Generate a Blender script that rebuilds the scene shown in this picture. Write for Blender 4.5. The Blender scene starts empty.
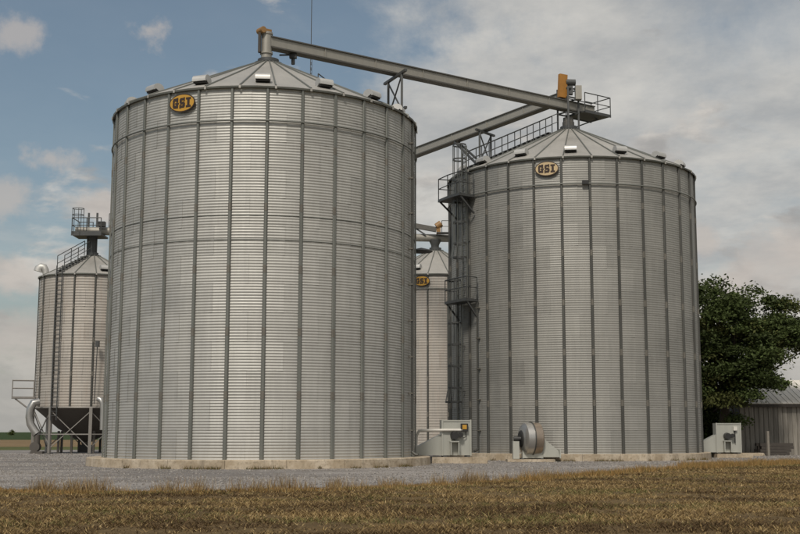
import bpy, math, random
import numpy as np
from mathutils import Vector, Matrix
random.seed(7); rng = np.random.default_rng(11)
scene = bpy.context.scene
COL = scene.collection
R_ = math.radians; PI = math.pi

# ------------------------------------------------------------------ camera
CAM_H, PITCH, FPX, CX = 1.425, 0.1382, 1187.6, 416.0
cam_d = bpy.data.cameras.new('camera'); cam = bpy.data.objects.new('camera', cam_d); COL.objects.link(cam)
cam.location = (0, 0, CAM_H); cam.rotation_euler = (PI/2 + PITCH, 0, 0)
cam_d.sensor_width = 36; cam_d.lens = FPX/800*36; cam_d.shift_x = (400-CX)/800
cam_d.clip_start = .1; cam_d.clip_end = 20000
scene.camera = cam
def at(px, py, Y):
    """photo pixel + distance along the ground -> point"""
    a = math.atan((267-py)/FPX) + PITCH
    z = Y*math.tan(a)
    d = Y*math.cos(PITCH) + z*math.sin(PITCH)
    return Vector(((px-CX)/FPX*d, Y, z+CAM_H))

# ------------------------------------------------------------------ light
SUN_EL, SUN_AZ = R_(50), R_(193)          # azimuth: clockwise from +Y (view direction)
sd = bpy.data.lights.new('sun', 'SUN'); so = bpy.data.objects.new('sun', sd); COL.objects.link(so)
sd.energy = 2.6; sd.angle = R_(10); sd.color = (1.0, .93, .83)
sdir = Vector((math.sin(SUN_AZ)*math.cos(SUN_EL), math.cos(SUN_AZ)*math.cos(SUN_EL), math.sin(SUN_EL)))
so.rotation_euler = sdir.to_track_quat('Z', 'Y').to_euler(); so.location = (0, 0, 60)
vs = scene.view_settings
vs.view_transform = 'Standard'; vs.look = 'None'; vs.exposure = 0.0; vs.gamma = 1.0; vs.use_curve_mapping = False

# node helpers
def N(t, typ, **kw):
    n = t.nodes.new(typ)
    for k, v in kw.items():
        if k.startswith('i_'):
            key = k[2:]
            n.inputs[int(key) if key.isdigit() else key.replace('_', ' ')].default_value = v
        else: setattr(n, k, v)
    return n
def L(t, a, b): t.links.new(a, b)
def mth(t, op, a, b=None, clamp=False):
    n = t.nodes.new('ShaderNodeMath'); n.operation = op; n.use_clamp = clamp
    for i, s in enumerate((a, b)):
        if s is None: continue
        if isinstance(s, (int, float)): n.inputs[i].default_value = s
        else: t.links.new(s, n.inputs[i])
    return n.outputs[0]
def mixc(t, fac, a, b, blend='MIX'):
    n = t.nodes.new('ShaderNodeMix'); n.data_type = 'RGBA'; n.blend_type = blend
    for idx, s in ((0, fac), (6, a), (7, b)):
        if isinstance(s, (int, float)): n.inputs[idx].default_value = s
        elif isinstance(s, tuple): n.inputs[idx].default_value = (*s, 1) if len(s) == 3 else s
        else: t.links.new(s, n.inputs[idx])
    return n.outputs[2]
def ramp(t, fac, p0, p1, c0=0.0, c1=1.0):
    n = t.nodes.new('ShaderNodeMapRange'); n.interpolation_type = 'SMOOTHSTEP'
    n.inputs[1].default_value = p0; n.inputs[2].default_value = p1; n.inputs[3].default_value = c0; n.inputs[4].default_value = c1
    t.links.new(fac, n.inputs[0]); return n.outputs[0]
def noise(t, vec, scale, detail=4, rough=.55, dist=0):
    n = N(t, 'ShaderNodeTexNoise'); n.inputs['Scale'].default_value = scale; n.inputs['Detail'].default_value = detail
    n.inputs['Roughness'].default_value = rough; n.inputs['Distortion'].default_value = dist
    if vec is not None: t.links.new(vec, n.inputs['Vector'])
    return n.outputs['Fac']

# ------------------------------------------------------------------ world: Nishita sky with thin and heaped cloud
w = bpy.data.worlds.new('World'); scene.world = w; w.use_nodes = True; t = w.node_tree; t.nodes.clear()
sky = N(t, 'ShaderNodeTexSky', sky_type='NISHITA'); sky.sun_disc = False
sky.sun_elevation = SUN_EL; sky.sun_rotation = SUN_AZ; sky.air_density = 1.0; sky.dust_density = 2.0; sky.ozone_density = 1.2
tc = N(t, 'ShaderNodeTexCoord')
sep = N(t, 'ShaderNodeSeparateXYZ'); L(t, tc.outputs['Generated'], sep.inputs[0])
x, y, z = sep.outputs
zz = mth(t, 'ADD', mth(t, 'MAXIMUM', z, 0.0), .13)
cmb = N(t, 'ShaderNodeCombineXYZ'); L(t, mth(t, 'DIVIDE', x, zz), cmb.inputs[0]); L(t, mth(t, 'DIVIDE', y, zz), cmb.inputs[1])
mp = N(t, 'ShaderNodeMapping'); mp.inputs['Location'].default_value = (3.1, 1.7, 0); mp.inputs['Scale'].default_value = (1.0, .8, 1); L(t, cmb.outputs[0], mp.inputs[0])
lay = mp.outputs[0]
thin = noise(t, lay, 1.1, 9, .62, .35)
# a cloud bank covers the +X side of the sky
bank = ramp(t, mth(t, 'ADD', x, mth(t, 'MULTIPLY', mth(t, 'SUBTRACT', thin, .5), .7)), -.14, .17)
thinm = ramp(t, mth(t, 'ADD', thin, mth(t, 'MULTIPLY', bank, .27)), .45, .80, .07, .95)
# heaped clouds, rounder, more of them towards the horizon
mp2 = N(t, 'ShaderNodeMapping'); mp2.inputs['Scale'].default_value = (8.5, 8.5, 19); mp2.inputs['Location'].default_value = (.55, .2, .3); L(t, tc.outputs['Generated'], mp2.inputs[0])
heap = noise(t, mp2.outputs[0], 1.0, 8, .55, .2)
hz = ramp(t, z, .06, .30, .165, -.06)
heapm = ramp(t, mth(t, 'ADD', heap, hz), .55, .65)
shade = noise(t, mp2.outputs[0], 1.7, 6, .6, .2)
# three small puffs on the clear side
det = noise(t, tc.outputs['Generated'], 34, 6, .6)
puffm = None
for px, py, rad in ((12, 32, .026), (52, 158, .021), (10, 198, .026), (150, 30, .02), (100, 205, .02), (775, 262, .05), (735, 288, .035), (700, 240, .022), (5, 275, .03), (20, 340, .035), (60, 268, .02)):
    a_ = math.atan((267-py)/FPX)+PITCH; vx = Vector(((px-CX)/FPX, math.cos(PITCH)-math.sin(PITCH)*(267-py)/FPX, math.sin(PITCH)+math.cos(PITCH)*(267-py)/FPX)).normalized()
    vm = N(t, 'ShaderNodeVectorMath', operation='SUBTRACT'); L(t, tc.outputs['Generated'], vm.inputs[0]); vm.inputs[1].default_value = vx
    vk = N(t, 'ShaderNodeVectorMath', operation='MULTIPLY'); L(t, vm.outputs[0], vk.inputs[0]); vk.inputs[1].default_value = (1, 1, 1.5)
    vl = N(t, 'ShaderNodeVectorMath', operation='LENGTH'); L(t, vk.outputs[0], vl.inputs[0])
    f_ = ramp(t, mth(t, 'ADD', vl.outputs['Value'], mth(t, 'MULTIPLY', mth(t, 'SUBTRACT', det, .5), .06)), rad*.35, rad*1.15, .62, 0)
    puffm = f_ if puffm is None else mth(t, 'MAXIMUM', puffm, f_)
skyc = mixc(t, 1.0, sky.outputs[0], (.88, .86, .755), 'MULTIPLY')
thin_col = mixc(t, ramp(t, noise(t, lay, 2.3, 7, .62), .3, .7), (3.6, 3.7, 3.75), (6.0, 5.8, 5.4))
heap_col = mixc(t, ramp(t, shade, .35, .66), (3.3, 3.2, 3.1), (6.3, 5.9, 5.4))
c1 = mixc(t, thinm, skyc, thin_col)
c2 = mixc(t, mth(t, 'MULTIPLY', heapm, .8), c1, heap_col)
c2 = mixc(t, puffm, c2, (5.0, 4.5, 4.1))
c2 = mixc(t, ramp(t, z, .0, .13, .75, 0), c2, (3.75, 3.65, 3.4))
bg = N(t, 'ShaderNodeBackground'); L(t, c2, bg.inputs[0]); bg.inputs[1].default_value = .105
wo = N(t, 'ShaderNodeOutputWorld'); L(t, bg.outputs[0], wo.inputs[0])

# ------------------------------------------------------------------ materials
def newmat(name):
    m = bpy.data.materials.new(name); m.use_nodes = True; t = m.node_tree
    b = t.nodes['Principled BSDF']; return m, t, b
def steel(name, col, metallic=.6, rough=.45, vary=.10, streak=.12, scale=1.0, rust=0.0):
    m, t, b = newmat(name)
    tc = N(t, 'ShaderNodeTexCoord'); geo = N(t, 'ShaderNodeNewGeometry'); oi = N(t, 'ShaderNodeObjectInfo')
    mp = N(t, 'ShaderNodeMapping'); mp.inputs['Scale'].default_value = (5*scale, 5*scale, .35*scale); L(t, geo.outputs['Position'], mp.inputs[0])
    st = noise(t, mp.outputs[0], 1.0, 5, .65)
    pt = noise(t, geo.outputs['Position'], .55*scale, 4, .6)
    sp = noise(t, geo.outputs['Position'], 14*scale, 3, .6)
    v = mth(t, 'ADD', mth(t, 'MULTIPLY', mth(t, 'SUBTRACT', oi.outputs['Random'], .5), vary),
            mth(t, 'ADD', mth(t, 'MULTIPLY', mth(t, 'SUBTRACT', st, .5), streak*2), mth(t, 'ADD', mth(t, 'MULTIPLY', mth(t, 'SUBTRACT', pt, .5), streak*1.6), mth(t, 'MULTIPLY', mth(t, 'SUBTRACT', sp, .5), streak*.8))))
    v = mth(t, 'ADD', v, 1.0)
    c = mixc(t, 1.0, (*col, 1), (1, 1, 1, 1), 'MULTIPLY')
    hsv = N(t, 'ShaderNodeHueSaturation'); L(t, c, hsv.inputs['Color']); L(t, v, hsv.inputs['Value'])
    out = hsv.outputs[0]
    if rust:
        rm = ramp(t, mth(t, 'ADD', st, mth(t, 'MULTIPLY', pt, .6)), .78, 1.0, 0, rust)
        out = mixc(t, rm, out, (.17, .105, .065))
    L(t, out, b.inputs['Base Color'])
    b.inputs['Metallic'].default_value = metallic
    L(t, ramp(t, pt, .25, .75, rough-.07, rough+.1), b.inputs['Roughness'])
    return m
def plain(name, col, rough=.6, metallic=0, vary=.25, scale=6, bump=0):
    m, t, b = newmat(name)
    geo = N(t, 'ShaderNodeNewGeometry')
    n1 = noise(t, geo.outputs['Position'], scale, 5, .6)
    v = mth(t, 'ADD', mth(t, 'MULTIPLY', mth(t, 'SUBTRACT', n1, .5), vary*2), 1.0)
    hsv = N(t, 'ShaderNodeHueSaturation'); hsv.inputs['Color'].default_value = (*col, 1); L(t, v, hsv.inputs['Value'])
    L(t, hsv.outputs[0], b.inputs['Base Color']); b.inputs['Roughness'].default_value = rough; b.inputs['Metallic'].default_value = metallic
    if bump:
        bp = N(t, 'ShaderNodeBump'); bp.inputs['Strength'].default_value = bump; bp.inputs['Distance'].default_value = .03
        L(t, noise(t, geo.outputs['Position'], scale*4, 5, .7), bp.inputs['Height']); L(t, bp.outputs[0], b.inputs['Normal'])
    return m
M = {}
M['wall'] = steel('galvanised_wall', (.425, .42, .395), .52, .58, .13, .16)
M['wall_r'] = steel('galvanised_wall_darker', (.325, .32, .298), .52, .6, .13, .17)  # right bin wall: galvanised steel in an evenly darker tone
M['wall_old'] = steel('weathered_wall', (.40, .372, .335), .2, .55, .14, .32, 1.0, .25)
M['stiff'] = steel('stiffener_steel', (.165, .17, .155), .35, .5, .12, .14)
M['stiff_d'] = steel('stiffener_steel_dark', (.085, .085, .078), .35, .52, .12, .14)
M['splice'] = plain('splice_plate', (.16, .15, .13), .6, .4)
M['roof'] = steel('roof_steel', (.40, .385, .355), .35, .5, .12, .16)
M['vent'] = steel('vent_steel', (.50, .495, .475), .5, .48, .1, .1)
M['dark'] = plain('dark_opening', (.018, .017, .016), .8)
M['frame'] = steel('frame_steel', (.085, .088, .088), .4, .5, .15, .15)
M['convey'] = steel('conveyor_steel', (.33, .315, .28), .35, .5, .08, .14)
M['convey_d'] = steel('conveyor_lid_steel', (.12, .115, .105), .35, .5, .08, .14)
M['fan'] = steel('fan_housing_steel', (.43, .435, .395), .3, .45, .05, .10)
M['shiny'] = steel('bright_drum_steel', (.46, .45, .43), .8, .36, .05, .12)
M['bronze'] = steel('stained_drum_steel', (.34, .28, .225), .7, .36, .05, .25, 1.0, .6)
M['copper'] = plain('motor_orange', (.27, .15, .055), .5)
M['orange'] = plain('guard_orange', (.36, .165, .03), .5, 0, .3, 3)
M['yellow'] = plain('sign_yellow', (.50, .275, .035), .5, 0, .22, 5)
M['cream'] = plain('sign_cream', (.55, .42, .24), .5, 0, .2, 5)
M['ink'] = plain('sign_ink', (.035, .018, .010), .5)
M['black'] = plain('motor_black', (.022, .022, .022), .5)
M['white'] = plain('pale_pipe', (.62, .60, .55), .45, 0, .12)
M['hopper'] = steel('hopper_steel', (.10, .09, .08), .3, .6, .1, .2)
M['leg'] = steel('leg_steel', (.27, .255, .235), .3, .5, .12, .2)
M['red'] = plain('mast_red', (.30, .06, .04), .5)
M['bark'] = plain('bark', (.07, .055, .042), .9, 0, .4, 4, .6)
M['mud'] = plain('dark_timber', (.06, .052, .045), .85, 0, .35, 5)
M['post'] = plain('weathered_post', (.22, .20, .17), .8, 0, .3, 8)

# concrete
m, t, b = newmat('concrete'); M['concrete'] = m
geo = N(t, 'ShaderNodeNewGeometry'); oi = N(t, 'ShaderNodeObjectInfo')
n1 = noise(t, geo.outputs['Position'], 1.3, 6, .65); n2 = noise(t, geo.outputs['Position'], 9, 4, .6)
c = mixc(t, ramp(t, n1, .35, .7), (.33, .265, .185), (.50, .43, .335))
c = mixc(t, ramp(t, n2, .50, .70, 0, .55), c, (.17, .135, .095))
mpc = N(t, 'ShaderNodeMapping'); mpc.inputs['Scale'].default_value = (2.2, 2.2, .4); L(t, geo.outputs['Position'], mpc.inputs[0]); c = mixc(t, ramp(t, noise(t, mpc.outputs[0], 1.0, 5, .7), .50, .68, 0, .6), c, (.19, .16, .12))
hs = N(t, 'ShaderNodeHueSaturation'); L(t, c, hs.inputs['Color']); L(t, mth(t, 'ADD', mth(t, 'MULTIPLY', oi.outputs['Random'], .2), .9), hs.inputs['Value'])
L(t, hs.outputs[0], b.inputs['Base Color']); b.inputs['Roughness'].default_value = .9
bp = N(t, 'ShaderNodeBump'); bp.inputs['Strength'].default_value = .4; bp.inputs['Distance'].default_value = .03; L(t, n2, bp.inputs['Height']); L(t, bp.outputs[0], b.inputs['Normal'])
# gravel
m, t, b = newmat('gravel'); M['gravel'] = m
geo = N(t, 'ShaderNodeNewGeometry')
mp = N(t, 'ShaderNodeMapping'); mp.inputs['Scale'].default_value = (.10, .35, 1); mp.inputs['Rotation'].default_value = (0, 0, R_(-9)); L(t, geo.outputs['Position'], mp.inputs[0])
n1 = noise(t, mp.outputs[0], 1.0, 6, .6); n2 = noise(t, geo.outputs['Position'], 7, 6, .75); n3 = noise(t, geo.outputs['Position'], 1.1, 5, .7)
c = mixc(t, ramp(t, n1, .35, .65), (.135, .125, .12), (.285, .265, .25))
c = mixc(t, ramp(t, n2, .48, .70, 0, .7), c, (.30, .28, .255)); c = mixc(t, ramp(t, n3, .50, .66, 0, .65), c, (.10, .085, .07))
L(t, c, b.inputs['Base Color']); b.inputs['Roughness'].default_value = .95
bp = N(t, 'ShaderNodeBump'); bp.inputs['Strength'].default_value = .8; bp.inputs['Distance'].default_value = .05; L(t, n2, bp.inputs['Height']); L(t, bp.outputs[0], b.inputs['Normal'])
def ground_mat(name, ca, cb, cc, s=.6):
    m, t, b = newmat(name)
    geo = N(t, 'ShaderNodeNewGeometry')
    n1 = noise(t, geo.outputs['Position'], s, 6, .65); n2 = noise(t, geo.outputs['Position'], s*9, 5, .7)
    c = mixc(t, ramp(t, n1, .35, .65), ca, cb); c = mixc(t, ramp(t, n2, .45, .7, 0, .8), c, cc)
    L(t, c, b.inputs['Base Color']); b.inputs['Roughness'].default_value = 1
    b.inputs['Specular IOR Level'].default_value = .1
    return m
M['soil'] = ground_mat('field_soil', (.085, .058, .03), (.12, .085, .042), (.16, .115, .055))
M['turf'] = ground_mat('far_turf', (.06, .075, .028), (.09, .10, .038), (.12, .11, .05), .15)
M['tan'] = ground_mat('far_tan', (.17, .12, .065), (.21, .15, .085), (.13, .09, .05), .08)
M['crop'] = ground_mat('far_crop', (.025, .042, .014), (.034, .052, .018), (.045, .065, .024), .05)
# blades / leaves coloured per blade through a colour attribute
def blade_mat(name, rough=.8, trans=.15):
    m, t, b = newmat(name)
    a = N(t, 'ShaderNodeAttribute'); a.attribute_name = 'tint'
    L(t, a.outputs['Color'], b.inputs['Base Color']); b.inputs['Roughness'].default_value = rough; b.inputs['Specular IOR Level'].default_value = .15
    tr = N(t, 'ShaderNodeBsdfTranslucent'); L(t, a.outputs['Color'], tr.inputs[0])
    mx = N(t, 'ShaderNodeMixShader'); mx.inputs[0].default_value = trans
    L(t, b.outputs[0], mx.inputs[1]); L(t, tr.outputs[0], mx.inputs[2]); L(t, mx.outputs[0], t.nodes['Material Output'].inputs[0])
    return m
M['blade'] = blade_mat('dry_blade'); M['leaf'] = blade_mat('leaf', .6, .2); M['stone'] = blade_mat('stone', .9, 0.0)
# shed siding and roof
m, t, b = newmat('weathered_siding'); M['siding'] = m
oi = N(t, 'ShaderNodeObjectInfo'); geo = N(t, 'ShaderNodeNewGeometry')
mp = N(t, 'ShaderNodeMapping'); mp.inputs['Scale'].default_value = (7, 7, .5); L(t, geo.outputs['Position'], mp.inputs[0])
n1 = noise(t, mp.outputs[0], 1, 6, .65)
c = mixc(t, ramp(t, n1, .3, .72), (.19, .175, .15), (.34, .315, .275))
hs = N(t, 'ShaderNodeHueSaturation'); L(t, c, hs.inputs['Color']); L(t, mth(t, 'ADD', mth(t, 'MULTIPLY', oi.outputs['Random'], .35), .8), hs.inputs['Value'])
L(t, hs.outputs[0], b.inputs['Base Color']); b.inputs['Roughness'].default_value = .8
M['shed_roof'] = steel('shed_roof_steel', (.74, .70, .63), .1, .6, .14, .14, 1.0, .2)

# ------------------------------------------------------------------ mesh helpers
class MB:
    def __init__(s): s.v = []; s.f = []; s.m = []
    def add(s, vs, fs, mi=0):
        o = len(s.v); s.v += [tuple(p) for p in vs]; s.f += [tuple(i+o for i in f) for f in fs]; s.m += [mi]*len(fs); return s
    def box(s, c, d, rot=None, mi=0, taper=1.0):
        c = Vector(c); hx, hy, hz = d[0]/2, d[1]/2, d[2]/2
        ps = [Vector((sx*hx*(taper if sz > 0 else 1), sy*hy*(taper if sz > 0 else 1), sz*hz)) for sz in (-1, 1) for sy in (-1, 1) for sx in (-1, 1)]
        if rot is not None: ps = [rot @ p for p in ps]
        return s.add([p+c for p in ps], [(0, 2, 3, 1), (4, 5, 7, 6), (0, 1, 5, 4), (2, 6, 7, 3), (0, 4, 6, 2), (1, 3, 7, 5)], mi)
    def bar(s, a, b, w, h=None, up=(0, 0, 1), mi=0):
        a, b = Vector(a), Vector(b); h = h or w
        d = (b-a).normalized(); u = Vector(up)
        if abs(d.dot(u)) > .98: u = Vector((1, 0, 0)) if abs(d.x) < .9 else Vector((0, 1, 0))
        sd = d.cross(u).normalized(); u = sd.cross(d)
        ps = [p + sd*sx*w/2 + u*sy*h/2 for p in (a, b) for sy in (-1, 1) for sx in (-1, 1)]
        return s.add(ps, [(0, 1, 3, 2), (4, 6, 7, 5), (0, 4, 5, 1), (2, 3, 7, 6), (0, 2, 6, 4), (1, 5, 7, 3)], mi)
    def tube(s, pts, r, n=8, cap=True, mi=0):
        pts = [Vector(p) for p in pts]; rs = r if isinstance(r, (list, tuple)) else [r]*len(pts)
        vs = []; fs = []; u = None
        for i, p in enumerate(pts):
            d = (pts[min(i+1, len(pts)-1)] - pts[max(i-1, 0)]).normalized()
            if u is None:
                ref = Vector((0, 0, 1)) if abs(d.z) < .9 else Vector((1, 0, 0)); u = d.cross(ref).normalized()
            else: u = (u - d*u.dot(d)).normalized()
            v = d.cross(u).normalized()
            for k in range(n):
                a = 2*PI*k/n; vs.append(p + (u*math.cos(a) + v*math.sin(a))*rs[i])
        for i in range(len(pts)-1):
            for k in range(n):
                k2 = (k+1) % n; fs.append((i*n+k, i*n+k2, (i+1)*n+k2, (i+1)*n+k))
        if cap: fs += [tuple(range(n-1, -1, -1)), tuple((len(pts)-1)*n+k for k in range(n))]
        return s.add(vs, fs, mi)
    def lathe(s, prof, n=32, mi=0, c=(0, 0, 0)):
        vs = [(c[0]+r*math.cos(2*PI*k/n), c[1]+r*math.sin(2*PI*k/n), c[2]+z) for r, z in prof for k in range(n)]
        fs = [(i*n+k, i*n+(k+1) % n, (i+1)*n+(k+1) % n, (i+1)*n+k) for i in range(len(prof)-1) for k in range(n)]
        return s.add(vs, fs, mi)
    def prism(s, poly, a, b, frame, mi=0):
        """poly in (u,v), extruded along frame's third axis from a to b; frame=(origin,u,v,w)"""
        o, u, v, ww = [Vector(q) for q in frame]; n = len(poly)
        vs = [o+u*p[0]+v*p[1]+ww*e for e in (a, b) for p in poly]
        fs = [tuple(range(n-1, -1, -1)), tuple(range(n, 2*n))] + [(k, (k+1) % n, n+(k+1) % n, n+k) for k in range(n)]
        return s.add(vs, fs, mi)
    def mesh(s, name, mats, smooth=False):
        me = bpy.data.meshes.new(name); me.from_pydata(s.v, [], s.f)
        for mm in (mats if isinstance(mats, (list, tuple)) else [mats]): me.materials.append(mm)
        me.polygons.foreach_set('material_index', s.m)
        import bmesh
        bm = bmesh.new(); bm.from_mesh(me); bmesh.ops.recalc_face_normals(bm, faces=bm.faces); bm.to_mesh(me); bm.free()
        if smooth:
            me.shade_smooth() if hasattr(me, 'shade_smooth') else None
            if smooth != 'all': me.set_sharp_from_angle(angle=R_(35))
        return me
    def build(s, name, mats, parent=None, smooth=False, loc=(0, 0, 0), rz=0):
        return link(name, s.mesh(name, mats, smooth), parent, loc, rz)
def link(name, me, parent=None, loc=(0, 0, 0), rz=0):
    o = bpy.data.objects.new(name, me); COL.objects.link(o); o.parent = parent; o.location = loc; o.rotation_euler = (0, 0, rz); return o
def thing(name, label, cat, loc=(0, 0, 0), rz=0, group=None):
    o = bpy.data.objects.new(name, None); o.empty_display_size = .3; COL.objects.link(o); o.location = loc; o.rotation_euler = (0, 0, rz)
    return tag(o, label, cat, group)
def tag(o, label=None, cat=None, group=None, kind=None):
    if label: o['label'] = label
    if cat: o['category'] = cat
    if group: o['group'] = group
    if kind: o['kind'] = kind
    return o
def polar(r, a, z=0): return Vector((r*math.cos(a), r*math.sin(a), z))

# ------------------------------------------------------------------ ground
LB = Vector((-6.94, 53.96, 0)); RB = Vector((8.77, 66.38, 0)); HB = Vector((-22.8, 83.0, 0)); MBN = Vector((1.45, 88.0, 0))
RBIG, PL, HW = 6.86, .35, 15.47
def sheet(name, pts, z, mat):
    mb = MB(); mb.add([(p[0], p[1], z) for p in pts], [tuple(range(len(pts)))])
    return tag(mb.build(name, mat), kind='structure')
sheet('ground', [(-6000, -2000), (6000, -2000), (6000, 9000), (-6000, 9000)], -.03, M['crop'])
sheet('tan_field_strip', [(-900, 108), (900, 126), (900, 235), (-900, 215)], -.022, M['tan'])
sheet('grass_verge', [(-400, 60), (400, 60), (400, 126), (-400, 112)], -.014, M['turf'])
edge_px = [(-60, 489), (60, 491), (100, 492), (200, 491), (300, 490), (400, 486), (470, 483), (530, 479), (620, 472), (700, 466), (800, 462.5), (900, 461)]
EDGE = []
for px, py in edge_px:
    a = PITCH + math.atan((267-py)/FPX); Y = CAM_H/math.tan(-a); EDGE.append((at(px, py, Y).x, Y))
EDGE = [(-45, EDGE[0][1]-1)] + EDGE + [(60, 66)]
ex = np.array([e[0] for e in EDGE]); ey = np.array([e[1] for e in EDGE])
far_g = [(60, 76), (22, 77), (12, 100), (-12, 104), (-33, 95), (-36, 76), (-60, 70), (-60, 22)]
sheet('gravel_yard', EDGE + far_g, 0.0, M['gravel'])
sheet('stubble_field', [(-60, -25), (60, -25), (60, 66)] + EDGE[::-1][1:] + [(-60, 20)], .004, M['soil'])

# ------------------------------------------------------------------ grain bins
def sheet_mesh(name, R, nsh, hgt, ncor, amp, mat, seg=5):
    """one corrugated wall sheet, centred on +X"""
    nz = ncor*8; da = 2*PI/nsh*1.012; vs = []; fs = []
    for i in range(nz+1):
        zc = hgt*i/nz; cs = math.cos(2*PI*i/8); rr = R + amp*(abs(cs)**.8)*(1 if cs > 0 else -1)
        for k in range(seg+1):
            u = k/seg; a = -da/2 + da*u; r = rr + (.004 if k < seg else .012) - (.004 if k == 0 else 0)
            vs.append((r*math.cos(a), r*math.sin(a), zc))
    for i in range(nz):
        for k in range(seg):
            o = i*(seg+1)+k; fs.append((o, o+1, o+seg+2, o+seg+1))
    me = bpy.data.meshes.new(name); me.from_pydata(vs, [], fs); me.materials.append(mat); me.shade_smooth(); return me
def roof_mesh(name, R0, R1, rise, n, mat):
    """one roof panel, centred on +X, z=0 at the wall top; standing rib along one edge, lip at the eave"""
    s = rise/(R0-R1); over = .13; da = PI/n
    ro = R0+over; zo = -over*s
    mb = MB()
    def P(r, a, dz=0): return (r*math.cos(a), r*math.sin(a), (R0-r)*s+dz)
    rib = .06; hw = .05
    def band(a0, a1, dz0, dz1, ro_=ro, mi=0):
        vs = []
        for r in (ro_, (ro_+R1)/2, R1):
            for a, dz in ((a0(r), dz0), (a1(r), dz1)): vs.append(P(r, a, dz))
        mb.add(vs, [(0, 1, 3, 2), (2, 3, 5, 4)], mi)
    lo = lambda r: -da + min(hw/r, da*.5); hi = lambda r: da
    band(lambda r: -da, lambda r: -da + min(.012/r, da*.3), 0, rib, mi=1)
    band(lambda r: -da + min(.012/r, da*.3), lambda r: -da + min(.06/r, da*.8), rib, rib, mi=1)
    band(lambda r: -da + min(.06/r, da*.8), lambda r: -da + min(.075/r, da*.95), rib, .0, mi=1)
    band(lambda r: -da + min(.075/r, da*.95), lambda r: 0, 0, .006)
    band(lambda r: 0, hi, .006, 0)
    # eave lip
    vs = [P(ro, -da), P(ro, 0, .006), P(ro, da)]
    vs += [(p[0]*.997, p[1]*.997, p[2]-.075) for p in vs]
    mb.add(vs, [(0, 1, 4, 3), (1, 2, 5, 4)], 1)
    a = -da + .036/ro
    mb.box(P(ro+.005, a, -.035), (.03, .085, .13), Matrix.Rotation(a, 3, 'Z'))
    return mb.mesh(name, [mat, M['stiff']])
def vent_meshes(w_=.74, scale=1.0):
    """rounded exhaust hood facing +X, z=0 on the roof under its mouth"""
    prof = [(-.42, .0)] + [(-.05 + .37*math.cos(a)*1.0, .14 + .30*math.sin(a)) for a in np.linspace(PI*.93, PI*.02, 9)] + [(.32, .02), (.22, .02), (.18, .10), (-.2, -.1)]
    prof = [(p[0]*scale, p[1]*scale) for p in prof]
    mb = MB(); mb.prism(prof, -w_/2, w_/2, ((0, 0, 0), (1, 0, 0), (0, 0, 1), (0, 1, 0)))
    hood = mb.mesh('vent_hood', M['vent'], True)
    mb = MB(); mb.box((.10*scale, 0, -.02*scale), (.30*scale, w_*.9, .12*scale)); screen = mb.mesh('vent_screen', M['dark'])
    return hood, screen
VENT = vent_meshes(.62, .72)
VENT_S = vent_meshes(.55, .75)
def stiff_mesh(name, R, H, mat, wid=.145, dep=.075, nsp=6):
    mb = MB()
    prof = lambda k: [(R+.012, -wid*k/2), (R+.012+.035, -wid*k/2), (R+.012+dep, -wid*k*.30), (R+.012+dep, wid*k*.30), (R+.012+.035, wid*k/2), (R+.012, wid*k/2)]
    zs = [H*i/nsp for i in range(nsp+1)]
    for i in range(nsp):
        k = 1.12 - .05*i
        mb.prism(prof(k), zs[i]+(.002 if i else 0), zs[i+1], ((0, 0, 0), (1, 0, 0), (0, 1, 0), (0, 0, 1)))
        if i:
            mb.prism([(q[0]+.006, q[1]*1.07) for q in prof(k)][0:6], zs[i]-.16, zs[i]+.16, ((0, 0, 0), (1, 0, 0), (0, 1, 0), (0, 0, 1)), 1)
    return mb.mesh(name, [mat, M['splice']])
def ring(parent, R, z, r, mat, name='wind_ring', n=96):
    mb = MB(); mb.lathe([(R+r*math.cos(a), z+r*math.sin(a)) for a in np.linspace(0, 2*PI, 7)], n); return mb.build(name, mat, parent, True)
def grain_bin(root, R, z0, z1, nsh, nring, ncor, amp, nst, phi, nroof, roof_off, rise, wall, stiff, vents, vent_off, rings, nsp=6, vent=VENT, rroof=.55, vent_in=.55):
    hgt = (z1-z0)/nring
    me = sheet_mesh('wall_sheet', R, nsh, hgt+.012, ncor, amp, wall)
    for i in range(nring):
        for k in range(nsh):
            a = phi + 2*PI*(k + (.5 if i % 2 else 0) + .27)/nsh
            link('wall_sheet', me, root, (0, 0, z0+hgt*i), a)
    sm = stiff_mesh('stiffener', R, z1-z0, stiff, nsp=nsp) if R > 6 else stiff_mesh('stiffener', R, z1-z0, stiff, .12, .07, nsp)
    for k in range(nst): link('stiffener', sm, root, (0, 0, z0), phi + 2*PI*k/nst)
    rm = roof_mesh('roof_panel', R+.02, rroof, rise, nroof, M['roof'])
    for k in range(nroof): link('roof_panel', rm, root, (0, 0, z1+.03), phi + 2*PI*(k+.5+roof_off)/nroof)
    s = rise/(R-rroof)
    for k in vents:
        a = phi + 2*PI*(k+vent_off)/nroof; r = R-vent_in
        h = link('roof_vent', vent[0], root, (r*math.cos(a), r*math.sin(a), z1+.03+(R-r)*s+.10), a)
        link('vent_screen', vent[1], h)
    for zr, rr, off, mt in rings: ring(root, R+off, zr, rr, mt)
    mb = MB(); zt = z1+.03+rise
    mb.lathe([(rroof+.12, zt-.10), (rroof+.14, zt+.02), (rroof-.05, zt+.06), (rroof-.05, zt+.22), (0.01, zt+.24)], 28)
    mb.build('peak_collar', M['frame'], root, True)
    return zt
def face(C): return math.atan2(-C.y, -C.x)
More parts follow.
